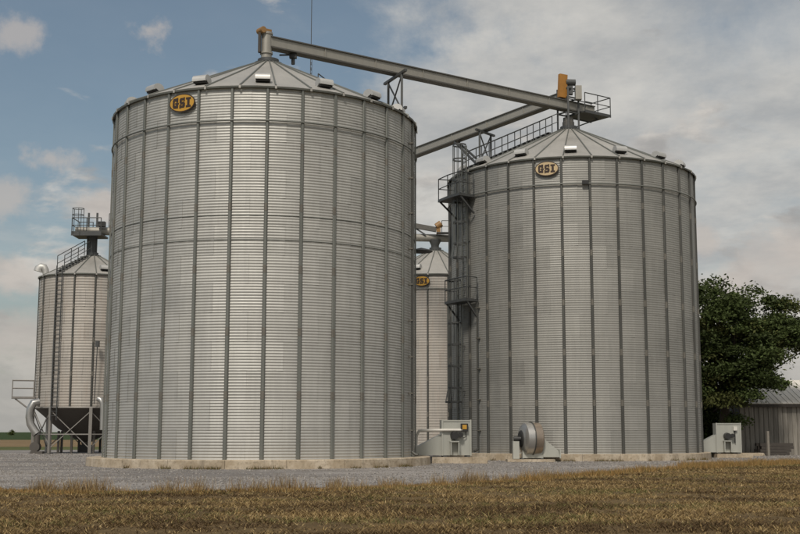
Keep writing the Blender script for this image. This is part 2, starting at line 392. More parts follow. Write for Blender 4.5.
def plinth(C, R, h, label, n, phi):
    root = thing('concrete_foundation', label, 'foundation', C)
    r0 = .4
    mb = MB(); da = 2*PI/n*.994
    seg = 6; vs = []
    for k in range(seg+1):
        a = -da/2+da*k/seg
        for r, z in ((r0, 0), (R+.02, 0), (R, h-.025), (R-.025, h), (r0, h)): vs.append(polar(r, a, z))
    fs = [(k*5+i, k*5+i+1, (k+1)*5+i+1, (k+1)*5+i) for k in range(seg) for i in range(4)] + [(0, 1, 2, 3, 4), tuple(seg*5+i for i in (4, 3, 2, 1, 0))]
    mb.add(vs, fs); me = mb.mesh('concrete_segment', M['concrete'])
    for k in range(n): link('concrete_segment', me, root, (0, 0, 0), phi+2*PI*k/n)
    return root
plinth(LB, RBIG+.72, PL, 'pale concrete ring foundation under the near left bin', 20, .1)
plinth(RB, RBIG+.45, PL, 'pale concrete ring foundation under the right bin', 24, .05)

PHL = face(LB); PHR = face(RB) - .3*2*PI/30
left = thing('grain_bin', 'largest corrugated steel grain bin, nearest, with yellow oval sign at its upper left', 'grain bin', LB, 0, 'grain bins')
LZT = grain_bin(left, RBIG, PL, HW, 15, 13, 10, .0072, 30, PHL, 30, .2, 3.04, M['wall'], M['stiff'], range(0, 30, 2), -.16,
    [(14.0, .035, .10, M['stiff']), (10.1, .02, .010, M['stiff']), (9.1, .02, .010, M['stiff'])])
right = thing('grain_bin', 'large steel grain bin on the right with caged ladder up its left side', 'grain bin', RB, 0, 'grain bins')
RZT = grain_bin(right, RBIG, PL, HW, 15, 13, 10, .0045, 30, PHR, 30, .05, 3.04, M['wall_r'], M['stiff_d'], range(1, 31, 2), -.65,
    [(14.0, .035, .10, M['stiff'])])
mid = thing('grain_bin', 'pale grain bin farther back in the gap between the two large bins', 'grain bin', MBN, 0, 'grain bins')
MZT = grain_bin(mid, 4.57, .15, 12.6, 10, 11, 6, .006, 20, face(MBN)-.12, 20, 0, 2.25, M['wall_old'], M['stiff_d'], range(0, 20, 3), -.7, [(11.5, .03, .08, M['stiff'])], 5, VENT, .5)
hop = thing('hopper_bin', 'small stained hopper bin raised on legs at the far left', 'grain bin', HB, 0, 'grain bins')
PHH = face(HB) + .06
HZT = grain_bin(hop, 3.5, 3.0, 12.1, 8, 8, 6, .009, 16, PHH, 16, 0, 1.62, M['wall_old'], M['stiff_d'], (-5, 1, 4, 8), -.5, [(3.05, .06, .06, M['leg'])], 4, VENT, .4, .35)
mb = MB(); mb.lathe([(4.57+.3, 0), (4.57+.3, .16), (.3, .16)], 40); o = mb.build('concrete_foundation', M['concrete'], None, loc=MBN); tag(o, 'low concrete pad under the pale back bin', 'foundation')

# conduits on the big bins (parts)
for bn, C, px, zt in ((left, LB, 412.2, 14.8), (right, RB, 478, 8.6)):
    ang = None
    for k in range(2000):
        a = -PI + k*PI/2000
        P = C + polar(RBIG+.14, a, 4)
        d = P.y*math.cos(PITCH)+(4-CAM_H)*math.sin(PITCH)
        q = CX+FPX*P.x/d
        if (P - C).dot(-C) > 0 or bn is left:
            if abs(q-px) < .35 and (ang is None): ang = a
    if ang is None: ang = -.25 if bn is left else -2.4
    mb = MB(); mb.tube([polar(RBIG+.15, ang, .55), polar(RBIG+.15, ang, zt)], .05, 8)
    mb.tube([polar(RBIG+.15, ang, .58), polar(RBIG+.3, ang, .46), polar(RBIG+.42, ang, .45)], .06, 8)
    mb.build('conduit_pipe', M['stiff_d'], bn, True)
    for zc in np.arange(1.5, zt, 1.6):
        mb = MB(); mb.box(polar(RBIG+.1, ang, zc), (.2, .16, .06), Matrix.Rotation(ang, 3, 'Z')); mb.build('pipe_clip', M['splice'], bn)
# small landing hood seen past the left bin's right edge
p = at(419, 258.5, 57.5) - LB
a = R_(9)
mb = MB(); mb.lathe([(.02, .16), (.45, .05), (.55, -.02), (.5, -.05), (.02, .06)], 16, 0, polar(RBIG+.42, a, p.z)); mb.tube([polar(RBIG-.02, a, p.z-.1), polar(RBIG+.42, a, p.z+.05)], .05, 6)
mb.build('lamp_shade', M['frame'], left, True)
# junction box on the right bin's wind ring
a = PHR + 2*PI*.83/30
mb = MB(); mb.box(polar(RBIG+.16, a, 14.05), (.12, .32, .2), Matrix.Rotation(a, 3, 'Z')); mb.build('junction_box', M['black'], right)

# ------------------------------------------------------------------ oval signs with lettering
def sign(C, R, a, z, back, label, s=1.0, letter=None):
    root = thing('oval_sign', label, 'sign', C + polar(R, a, z), a, 'oval maker signs')
    fr = ((0, 0, 0), (0, 1, 0), (0, 0, 1), (1, 0, 0))
    el = lambda k: [(.62*s*k[0]*math.cos(q), .385*s*k[1]*math.sin(q)) for q in np.linspace(0, 2*PI, 49)[:-1]]
    mb = MB(); mb.prism(el((1, 1)), 0, .03, fr); mb.build('rim', M['ink'], root)
    mb = MB(); mb.prism(el((.93, .89)), .03, .036, fr); mb.build('board', back, root)
    def ltr(name, boxes, x0):
        mb = MB()
        for q, (u0, v0, u1, v1) in enumerate(boxes):
            mb.prism([(x0+u0*s, v0*s), (x0+u1*s, v0*s), (x0+u1*s, v1*s), (x0+u0*s, v1*s)], .036, .046+.0004*q, fr)
        mb.build(name, M['ink'], root)
    T = .21
    G = [(0, -T+.06, .095, T-.06), (.03, T-.12, .22, T), (.03, -T, .22, -T+.12), (.17, T-.17, .265, T+.02), (.165, -T, .265, .0), (.12, -.045, .30, .02)]
    S = [(.03, T-.105, .22, T), (0, .005, .105, T-.045), (.03, -.065, .23, .05), (.155, -T+.05, .265, -.005), (.03, -T, .235, -T+.105), (-.005, -T-.02, .06, -T+.14), (.2, T-.14, .255, T+.02)]
    I = [(0, T-.09, .235, T), (0, -T, .235, -T+.09), (.06, -T+.05, .175, T-.05)]
    ltr('letter_g', G, -.445*s); ltr('letter_s', S, -.115*s); ltr('letter_i', I, .195*s)
    return root
sg = 2*PI/30
sign(LB, RBIG+.10, PHL - 2.5*sg, 14.86, M['yellow'], 'yellow oval sign near the top of the near left bin')
sign(RB, RBIG+.10, PHR - .5*sg, 14.83, M['cream'], 'cream oval sign with dark letters under the right bin roof')
pm = at(423.5, 282, 84) - MBN
sign(MBN, 4.67, math.atan2(pm.y, pm.x), pm.z, M['yellow'], 'amber oval sign on the pale back bin', .95)

# ------------------------------------------------------------------ conveyors
def conveyor(name, label, A, B, w_, h_, round_=False, step=3.05, lid=True):
    A, B = Vector(A), Vector(B); root = thing(name, label, 'conveyor', A)
    B = B-A; A0 = Vector((0, 0, 0)); d = B.normalized(); Lh = B.length
    mb = MB()
    if round_: mb.tube([A0, B], h_/2, 16)
    else: mb.bar(A0, B, w_, h_)
    mb.build('trough', M['convey'], root, bool(round_))
    sd_ = d.cross(Vector((0, 0, 1))).normalized(); up = sd_.cross(d)
    if not round_:
        if lid:
            mb = MB(); mb.bar(A0+up*(h_/2+.03), B+up*(h_/2+.03), w_+.14, .055); mb.build('lid', M['convey_d'], root)
        mb = MB(); mb.bar(A0-up*(h_/2+.04), B-up*(h_/2+.04), w_+.10, .07); mb.build('bottom_rail', M['convey_d'], root)
    k = step
    while k < Lh-.5:
        c = A0 + d*k
        mb = MB()
        if round_: mb.tube([c-d*.04, c+d*.04], h_/2+.05, 16)
        else: mb.bar(c-d*.025, c+d*.025, w_+.07, h_+.03)
        mb.build('joint_flange', M['convey'], root); k += step
    return root, d, sd_, up
def rail_run(root, pts, h=1.05, mid_=True, r=.025, name='handrail', posts=True, mat=None):
    mat = mat or M['frame']
    mb = MB(); pts = [Vector(p) for p in pts]; U = Vector((0, 0, 1))
    for a, b in zip(pts[:-1], pts[1:]):
        mb.tube([a+U*h, b+U*h], r, 6)
        if mid_: mb.tube([a+U*h*.52, b+U*h*.52], r*.85, 6)
    mb.build(name, mat, root)
    if posts:
        me = MB(); me.tube([(0, 0, 0), (0, 0, h)], r, 6); me = me.mesh('rail_post', mat)
        for p in pts: link('rail_post', me, root, p)

pl_top = at(271.5, 43.0, LB.y); pr_top = at(568, 106.3, RB.y)
dirc = (pr_top-pl_top).normalized()
A = pl_top - dirc*.15; B = pr_top + dirc*2.0
c1, d1, s1, u1 = conveyor('drag_conveyor', 'long steel conveyor spanning from left bin peak to right bin peak', A, B, .42, .42)
# left end: discharge spout into the peak, head plate, orange drive cover
lz = LZT-A.z
mb = MB(); mb.lathe([(.25, lz+.2), (.25, -.62), (.30, -.60), (.30, -.50), (.25, -.48), (.25, .34), (.29, .35), (.29, .44), (.02, .46)], 22, 0, (-.12*dirc.x, -.12*dirc.y, 0))
mb.build('discharge_spout', M['convey'], c1, True)
mb = MB(); mb.tube([-d1*.42+u1*.50-s1*.2, -d1*.42+u1*.50+s1*.25], .15, 12); mb.bar(-d1*.40+u1*.55, d1*.1+u1*.55, .22, .14); mb.build('drive_motor', M['copper'], c1, True)
mb = MB(); mb.box(-d1*.50-u1*.10, (.12, .2, .95)); mb.build('guide_plate', M['mud'], c1)
mb = MB(); mb.box((d1*1.35-u1*.42), (.34, .25, .2)); mb.bar(d1*.6-u1*.5, d1*1.3-u1*.36, .07); mb.tube([d1*1.35-u1*.5, d1*1.35-u1*.82], .09, 8); mb.build('gate_actuator', M['black'], c1)
# right end over the right peak: posts, orange guard, walkway
q = pr_top - A; zr = RZT - A.z
mb = MB(); mb.lathe([(.34, zr+.15), (.34, -.55), (.30, -.5), (.30, -.29)], 18, 0, (q.x, q.y, 0)); mb.build('peak_spout', M['convey_d'], c1, True)
for sx, sy in ((-.42, -.42), (.42, -.42), (-.42, .42), (.42, .42)):
    mb = MB(); f = q + d1*sx + s1*sy
    mb.bar((f.x, f.y, zr-.12), (f.x, f.y, q.z+1.0), .10); mb.build('support_post', M['frame'], c1)
for zc in (-.45, .42, .95):
    mb = MB()
    for a, b in (((-.42, -.42), (.42, -.42)), ((.42, -.42), (.42, .42)), ((.42, .42), (-.42, .42)), ((-.42, .42), (-.42, -.42))):
        mb.bar(q+d1*a[0]+s1*a[1]+Vector((0, 0, zc)), q+d1*b[0]+s1*b[1]+Vector((0, 0, zc)), .07)
    mb.build('cross_member', M['frame'], c1)
gp = at(562.5, 86, RB.y-.5) - A
mb = MB(); mb.box(gp, (.50, .22, 1.36), Matrix.Rotation(R_(3), 3, 'Y') @ Matrix.Rotation(R_(24), 3, 'Z')); mb.build('drive_guard', M['orange'], c1)
mb = MB(); mb.tube([gp+Vector((.2, .1, .25)), gp+Vector((.75, .15, .25))], .19, 12); mb.box(gp+Vector((.45, .2, -.2)), (.3, .3, .5)); mb.build('drive_motor', M['frame'], c1, True)
mb = MB(); mb.box(gp+Vector((.92, .2, -.35)), (.36, .4, .8)); mb.build('gearbox', M['convey'], c1)
# walkway platform at the right end
e0 = q + d1*.6 - u1*.34; e1 = q + d1*2.75 - u1*.34
mb = MB(); mb.bar(e0 - s1*0, e1 - s1*0, 1.5, .09); mb.build('walkway_grating', M['frame'], c1)
for sgn in (-1, 1):
    mb = MB(); mb.bar(e0+s1*.77*sgn, e1+s1*.77*sgn, .06, .16); mb.build('kick_plate', M['frame'], c1)
rail_run(c1, [e0 - s1*.75, (e0+e1)/2 - s1*.75, e1 - s1*.75, e1 + s1*.75, (e0+e1)/2 + s1*.75, e0 + s1*.75], 1.1, True, .03)
mb = MB(); mb.bar(e1-d1*.3-u1*.05, q+d1*.45+Vector((0, 0, zr-q.z+.25)), .07); mb.build('knee_brace', M['frame'], c1)

cv2A = at(553, 101, RB.y+.6); cv2m = at(416, 152.5, 75.7)
d2 = (cv2m-cv2A).normalized(); B2 = cv2A + d2*23.5
c2_, dd2, ss2, uu2 = conveyor('drag_conveyor', 'steel conveyor running from right bin peak down behind the near left bin', cv2A - d2*.9, B2, .42, .42)
# elevator leg behind the near bin that the conveyor runs to
ex_, ey_ = B2.x, B2.y
lg = thing('bucket_elevator', 'tall steel elevator leg hidden behind the near left bin', 'elevator', (ex_, ey_+.5, 0))
for sx in (-.55, .55):
    mb = MB(); mb.box((sx, .4, B2.z/2-.2), (.42, .55, B2.z-.4)); mb.build('leg_casing', M['convey'], lg)
mb = MB(); mb.box((0, .4, B2.z-.1), (1.7, .7, .7)); mb.build('head_housing', M['convey'], lg)
mb = MB(); mb.box((0, .4, .4), (1.8, .8, .8)); mb.build('boot', M['convey_d'], lg)

# trestle towers standing on bin roofs
def trestle(label, C, foot_r, conv_pt, d, s, half, zfoot, zt, arm, tilt=None, diag=None):
    root = thing('conveyor_trestle', label, 'support frame', (conv_pt.x, conv_pt.y, 0), 0, 'conveyor trestles')
    def rz(p):
        r = (Vector((p.x, p.y, 0)) - Vector((C.x, C.y, 0))).length
        return HW+.03+max(0, (RBIG-r))*3.04/(RBIG-.55)
    feet = []
    for sg_ in (-1, 1):
        p = Vector((conv_pt.x, conv_pt.y, 0)) + Vector((s.x, s.y, 0))*half*sg_
        lp = p - Vector((conv_pt.x, conv_pt.y, 0))
        zb = rz(p)
        mb = MB(); mb.bar((lp.x, lp.y, zb-.05), (lp.x, lp.y, zt), .12); mb.build('leg', M['frame'], root)
        mb = MB(); mb.box((lp.x, lp.y, zb+.03), (.3, .3, .06)); mb.build('foot_plate', M['frame'], root)
        cc_ = Vector((C.x, C.y, 0)); rad = (p-cc_).length
        if rad > RBIG-.05:      # foot stands clear of the eave: carried by a bracket off the wall
            wl = cc_ + (p-cc_).normalized()*(RBIG+.03) - Vector((conv_pt.x, conv_pt.y, 0))
            mb = MB(); mb.bar((lp.x, lp.y, zb-.10), (wl.x, wl.y, zb-.16), .12); mb.bar((lp.x, lp.y, zb-.12), (wl.x, wl.y, zb-1.1), .09); mb.build('wall_bracket', M['frame'], root)
        feet.append((lp, zb))
    (l0, z0), (l1, z1) = feet
    zm = (max(z0, z1)+zt)/2
    mb = MB(); mb.bar((l0.x, l0.y, zm), (l1.x, l1.y, zt-.1), .06); mb.build('brace', M['frame'], root)
    mb = MB(); mb.bar((l1.x+.001, l1.y+.07, zm), (l0.x+.001, l0.y+.07, zt-.1), .06); mb.build('brace', M['frame'], root)
    mb = MB(); mb.bar((l0.x, l0.y+.05, z0+.2), (l1.x, l1.y+.05, zm-.1), .06); mb.build('brace', M['frame'], root)
    S = Vector((s.x, s.y, 0))
    for zc in (zt, zm):
        mb = MB(); mb.bar(Vector((0, 0, zc))-S*(half+arm), Vector((0, 0, zc))+S*(half+arm), .14, .12); mb.build('cross_beam', M['frame'], root)
    return root
# first trestle: on the near bin's roof at the right edge
tY = None
k = ((405-271.5)/(568-271.5))
best = min((abs(CX+FPX*(pl_top+dirc*u).x/((pl_top+dirc*u).y*math.cos(PITCH)+((pl_top+dirc*u).z-CAM_H)*math.sin(PITCH)) - 404), u) for u in np.linspace(2, 15, 400))[1]
best = min(best, 7.35)
cp = pl_top + dirc*best
trestle('dark lattice trestle carrying the long conveyor above the near bin eave', LB, 0, cp, d1, Vector((.42, -.91, 0)).normalized(), .85, 0, cp.z-.40, .5)
best = min((abs(CX+FPX*(cv2A+d2*u).x/((cv2A+d2*u).y*math.cos(PITCH)+((cv2A+d2*u).z-CAM_H)*math.sin(PITCH)) - 485), u) for u in np.linspace(.5, 10, 400))[1]
cp2 = cv2A + d2*best
tr2 = trestle('dark lattice trestle on the right bin roof beside its stair rail', RB, 0, cp2, d2, Vector((.6, .8, 0)).normalized(), .62, 0, cp2.z-.38, .4)
for off in (-.18, .18):
    a_ = Vector((0, 0, cp2.z-2.7)) + ss2*off*2 ; b_ = Vector((d2.x*2.5, d2.y*2.5, cp2.z+d2.z*2.5-.33)) + ss2*off
    mb = MB(); mb.bar(a_, b_, .12); mb.build('knee_brace', M['frame'], tr2)

# third conveyor: hopper bin -> back bin
h_top = at(93, 231, HB.y); m_top = at(435, 238, MBN.y)
dh = (m_top-h_top).normalized()
c3, d3, s3, u3 = conveyor('tube_conveyor', 'round steel conveyor joining hopper bin peak to pale back bin', h_top - dh*1.2, m_top + dh*4.2, .5, .58, True, 3.4)
A3 = h_top - dh*1.2
for qq, zt_, R_sp in ((h_top-A3, HZT, .28), (m_top-A3, MZT, .3)):
    mb = MB(); mb.lathe([(R_sp, zt_-A3.z+.15), (R_sp, qq.z-.55), (R_sp+.16, qq.z-.22), (R_sp+.16, qq.z-.15)], 16, 0, (qq.x, qq.y, 0)); mb.build('discharge_spout', M['frame'], c3, True)
# platform at the hopper bin end
g = h_top - A3
mb = MB(); mb.box((g.x-.15, g.y-.2, g.z-.40), (2.1, 1.9, .12)); mb.build('platform_deck', M['frame'], c3)
mb = MB(); mb.box((g.x-.15, g.y-1.17, g.z-.36), (2.1, .05, .30)); mb.build('kick_plate', M['frame'], c3)
for sx in (-.55, .45):
    mb = MB(); mb.bar((g.x+sx*.6, g.y, HZT-A3.z+.02), (g.x+sx*.6, g.y, g.z+1.3), .12); mb.build('support_post', M['frame'], c3)
zd = g.z-.34
rail_run(c3, [(g.x+.85, g.y-1.1, zd), (g.x-.15, g.y-1.1, zd), (g.x-1.18, g.y-1.1, zd), (g.x-1.18, g.y+.7, zd), (g.x-.2, g.y+.7, zd)], 1.1, True, .032)
# ladder cage top at the platform
for zc in (1.3, 1.75):
    mb = MB(); mb.tube([(g.x-.78+.4*math.cos(a), g.y-1.1+.35*math.sin(a), zd+zc) for a in np.linspace(0, 2*PI, 13)], .025, 6); mb.build('cage_hoop', M['frame'], c3)
for a in np.linspace(0, 2*PI, 6)[:-1]:
    mb = MB(); mb.tube([(g.x-.78+.4*math.cos(a), g.y-1.1+.35*math.sin(a), zd+.05), (g.x-.78+.4*math.cos(a), g.y-1.1+.35*math.sin(a), zd+1.75)], .022, 6); mb.build('cage_strap', M['frame'], c3)
rail_run(c3, [g + d3*k_ - s3*-.0 + Vector((0, -.45, .2)) for k_ in (1.2, 3.4, 5.6, 7.8)], 1.0, True, .028)
mb = MB(); mb.box((g.x+.7, g.y-.35, g.z+.42), (.5, .4, .36)); mb.build('drive_motor', M['black'], c3)
# at the back bin: inclined frame, orange motor, handrail
g = m_top - A3
mb = MB(); mb.bar((g.x-3.2, g.y-.5, g.z+1.15), (g.x+.1, g.y-.5, g.z+.55), .3, .36); mb.build('inclined_spout', M['convey_d'], c3)
mb = MB(); mb.bar((g.x-1.6, g.y-.5, g.z+.75), (g.x-.7, g.y-.5, g.z+.15), .1); mb.build('knee_brace', M['frame'], c3)
mb = MB(); mb.tube([(g.x+.1, g.y-.6, g.z+.75), (g.x+.45, g.y-.6, g.z+1.0)], .26, 12); mb.box((g.x+.25, g.y-.6, g.z+.5), (.3, .3, .5)); mb.build('drive_motor', M['copper'], c3, True)
mb = MB(); mb.box((g.x+1.6, g.y-.45, g.z+.30), (3.0, .7, .06)); mb.build('walkway_grating', M['frame'], c3)
rail_run(c3, [(g.x+.5, g.y-.7, g.z+.3), (g.x+1.6, g.y-.7, g.z+.3), (g.x+2.9, g.y-.7, g.z+.3)], .9, True, .028)

# ------------------------------------------------------------------ ladders, landings, roof rails
def ladder(label, C, R, ang, z0, z1, cage0=None, out=.2, width=.46, hoop=1.15, group='bin ladders', flare=True, cz1=None, mat=None):
    mat = mat or M['stiff']
    base = C + polar(R+out, ang, 0)
    root = thing('caged_ladder' if cage0 is not None else 'ladder', label, 'ladder', base, ang, group)
    for sy in (-1, 1):
        mb = MB(); mb.bar((0, sy*width/2, z0), (0, sy*width/2, z1), .06, .045); mb.build('rail', mat, root)
    mb = MB()
    for zc in np.arange(z0+.3, z1, .3): mb.tube([(0, -width/2, zc), (0, width/2, zc)], .02, 6)
    tag(mb.build('rungs', mat, root), kind='stuff')
    mb = MB()
    for zc in np.arange(z0+.8, z1-.2, 2.4):
        for sy in (-1, 1): mb.bar((-out+.01, sy*width/2, zc), (0, sy*width/2, zc), .04)
    mb.build('standoffs', M['frame'], root)
    if cage0 is not None:
        cz1 = cz1 or z1
        rr = .37
        arc = lambda zc, k=1.0: [(.30*k+ .36*k*math.cos(a), rr*k*math.sin(a), zc) for a in np.linspace(-PI*.78, PI*.78, 13)]
        zc = cage0; first = True
        while zc < cz1+.05:
            k = 1.22 if (first and flare) else 1.0
            mb = MB(); pts = arc(zc, k)
            for a, b in zip(pts[:-1], pts[1:]): mb.bar(a, b, .075 if not first else .09, .018, up=(0, 0, 1))
            # flat hoop: tall in z
            mb2 = MB()
            for a, b in zip(pts[:-1], pts[1:]): mb2.bar(a, b, .02, .085)
            mb2.build('cage_hoop', M['frame'], root); zc += .75 if first else hoop; first = False
            if zc > cz1+.05 and zc < cz1+hoop-.2: zc = cz1+.04
        for a in np.linspace(-PI*.62, PI*.62, 7):
            mb = MB(); pA = Vector((.30*1.22+.36*1.22*math.cos(a), rr*1.22*math.sin(a), cage0)); pB = Vector((.30+.36*math.cos(a), rr*math.sin(a), cage0+.75)); pC = Vector((pB.x, pB.y, cz1))
            mb.bar(pA, pB, .045, .012); mb.bar(pB, pC, .045, .012); mb.build('cage_strap', M['stiff'], root)
    return root
LA = R_(204.5)
zmid = at(463, 302, 63.5).z; ztop = at(463, 199, 63.5).z
ladder('lower caged ladder on the right bin, below the middle landing', RB, RBIG, LA, .35, zmid+1.1, 3.0, .22)
LA2 = R_(209.5)
ladder('upper caged ladder on the right bin, between its two landings', RB, RBIG, LA2, zmid, HW+1.3, zmid+2.3, .22, flare=False)
def landing(label, C, R, a0, a1, depth, z, rail=True):
    root = thing('landing_platform', label, 'platform', C + polar(R, (a0+a1)/2, z), 0, 'ladder landings')
    O = C + polar(R, (a0+a1)/2, z)
    P = lambda r, a, dz=0: C + polar(r, a, z+dz) - O
    n = 6; mb = MB(); vs = []
    for k in range(n+1):
        a = a0+(a1-a0)*k/n
        for r, dz in ((R+.1, 0), (R+depth, 0), (R+depth, -.14), (R+.1, -.14)): vs.append(P(r, a, dz))
    mb.add(vs, [(k*4+i, k*4+(i+1) % 4, (k+1)*4+(i+1) % 4, (k+1)*4+i) for k in range(n) for i in range(4)] + [(0, 1, 2, 3), tuple(n*4+i for i in (3, 2, 1, 0))])
    mb.build('deck', M['frame'], root)
    for a in (a0+.01, a1-.01):
        mb = MB(); mb.bar(P(R+.1, a, -1.0), P(R+depth-.1, a, -.12), .08); mb.build('brace', M['frame'], root)
    if rail: rail_run(root, [P(R+.2, a0), P(R+depth-.04, a0), P(R+depth-.04, (a0+a1)/2), P(R+depth-.04, a1), P(R+.2, a1)], 1.15, True, .03)
    return root
landing('small railed landing halfway up the right bin ladder', RB, RBIG, R_(202), R_(218), .95, zmid)
landing('railed landing at the eave of the right bin, top of ladder', RB, RBIG, R_(199), R_(216), 1.15, ztop)
# roof stair on the right bin
def roof_rail(label, C, R, rise, a, r0, r1, zt, n=7, off=.35, rr=.55, zadd=1.0, rungs=True):
    root = thing('roof_stair', label, 'stair', C + polar(r0, a, zt), 0, 'roof stairs')
    O = C + polar(r0, a, zt); s = rise/(R-rr); tan = Vector((-math.sin(a), math.cos(a), 0))
    P = lambda r, o, dz=0: C + polar(r, a, zt+.03+(R-r)*s+dz) + tan*o - O
    for o_ in (-off, off): rail_run(root, [P(r0+(r1-r0)*k/n, o_, .02) for k in range(n+1)], zadd, True, .028)
    if rungs:
        me = None
        for k in range(int(abs(r0-r1)/.3)):
            r = r0 + (r1-r0)*k*.3/abs(r0-r1)
            mb = MB(); mb.bar(P(r, -off, .12), P(r, off, .12), .2, .035); mb.bar(P(r, -off, .04), P(r, -off, .13), .05); mb.bar(P(r, off, .04), P(r, off, .13), .05); mb.build('tread', M['frame'], root)
    return root
roof_rail('railed stair climbing the right bin roof from the ladder to the peak', RB, RBIG, 3.04, R_(203), RBIG-.3, .9, HW)
pp = at(382, 98, 57.5) - LB
roof_rail('thin railed stair on the far side of the near left bin roof', LB, RBIG, 3.04, R_(38), RBIG-.2, 2.6, HW, 3, .3, .55, .95)

# hopper bin extras (parts of the hopper bin unless they can be lifted away)
for k in range(8):
    a = PHH + 2*PI*(k*2)/16
    mb = MB(); mb.box(polar(3.56, a, 1.52), (.17, .20, 3.04), Matrix.Rotation(a, 3, 'Z')); o = mb.build('leg', M['leg'], hop)
    mb = MB(); mb.box(polar(3.56, a, .02), (.4, .4, .04), Matrix.Rotation(a, 3, 'Z')); mb.build('foot_plate', M['frame'], o)
    a2 = PHH + 2*PI*(k*2+2)/16
    mb = MB(); mb.bar(polar(3.56, a, .35), polar(3.56, a2, 2.8), .05); mb.build('brace', M['leg'], hop)
    mb = MB(); mb.bar(polar(3.48, a, 2.8), polar(3.48, a2, .35), .05); mb.build('brace', M['leg'], hop)
    mb = MB(); mb.bar(polar(3.6, a, 1.28), polar(3.6, a2, 1.28), .07); mb.build('girt', M['leg'], hop)
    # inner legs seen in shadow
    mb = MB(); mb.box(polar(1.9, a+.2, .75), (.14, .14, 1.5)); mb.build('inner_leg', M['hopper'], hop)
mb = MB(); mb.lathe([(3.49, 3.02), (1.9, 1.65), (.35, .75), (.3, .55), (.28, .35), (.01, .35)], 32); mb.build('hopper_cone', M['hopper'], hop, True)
mb = MB(); mb.box((0, 0, .3), (.8, .8, .5)); mb.build('slide_gate', M['black'], hop)
def front_angle(C, R, px, z):
    best = None
    f0 = face(C)
    for k in range(-90, 91):
        a = f0 + R_(k); P = C + polar(R, a, z); d = P.y*math.cos(PITCH)+(z-CAM_H)*math.sin(PITCH); q_ = CX+FPX*P.x/d
        if best is None or abs(q_-px) < best[0]: best = (abs(q_-px), a)
    return best[1]
aL = front_angle(HB, 3.7, 57, 8)
ladder('dark ladder up the front of the far left hopper bin', HB, 3.5, aL, 2.2, 12.6, None, .18, .46, mat=M['frame'])
roof_rail('railed steps up the roof of the far left hopper bin', HB, 3.5, 1.62, aL-.05, 3.35, .6, 12.1, 2, .3, .4, 1.1, True)
# side landing of the hopper bin
aS = front_angle(HB, 3.5, 36, 4) - R_(8)
O = HB + polar(3.5, aS, 3.75)
sl = thing('landing_platform', 'small railed landing at the lower left side of the far hopper bin', 'platform', O, aS, 'ladder landings')
mb = MB(); mb.box((.78, 0, 0), (1.5, 1.0, .14)); mb.build('deck', M['leg'], sl)
rail_run(sl, [(.1, -.48, .07), (1.5, -.48, .07), (1.5, .48, .07), (.1, .48, .07)], 1.1, True, .035, mat=M['leg'])
for sy in (-.4, .4):
    mb = MB(); mb.bar((.06, sy, -1.0), (1.3, sy, -.06), .08); mb.build('brace', M['leg'], sl)
# curved air duct beside the leg, and gooseneck vent at the eave
pD = [at(39, 402, 79.8), at(33.5, 403, 79.6), at(30.3, 409, 79.6), at(29.5, 417, 79.6), at(30.5, 424, 79.6), at(34, 430, 79.6), at(37, 434, 79.6)]
mb = MB(); mb.tube([p_-HB for p_ in pD], .26, 14); mb.build('air_duct', M['shiny'], hop, True)
pf = at(37, 441, 79.6) - HB
mb = MB(); mb.tube([(pf.x-.1, pf.y-.2, .45), (pf.x-.1, pf.y+.25, .45)], .33, 16); mb.box((pf.x+.05, pf.y, .08), (.8, .5, .16)); mb.tube([(pf.x, pf.y, .5), (pf.x+.0, pf.y, 1.25)], .2, 12); mb.build('aeration_fan', M['hopper'], hop, True)
pG = [at(46, 275, 82.0), at(45.5, 270, 82), at(44, 267.6, 82), at(41.5, 267.2, 82), at(39.3, 268.6, 82), at(38.4, 271.5, 82)]
mb = MB(); mb.tube([p_-HB for p_ in pG], [.22, .24, .27, .30, .32, .34], 12); mb.build('gooseneck_vent', M['vent'], hop, True)
pS = [at(98.5, 399, 79.5), at(101, 400, 79.4), at(102.4, 403, 79.4), at(103, 410, 79.4), at(102.6, 430, 79.4)]
mb = MB(); mb.tube([p_-HB for p_ in pS], .19, 12); mb.build('filling_spout', M['shiny'], hop, True)
pB_ = at(97.5, 344, 79.3) - HB
mb = MB(); mb.box(pB_, (.24, .25, .4)); mb.tube([pB_, pB_+Vector((-.1, .1, -4))], .03, 6); mb.build('junction_box', M['frame'], hop)

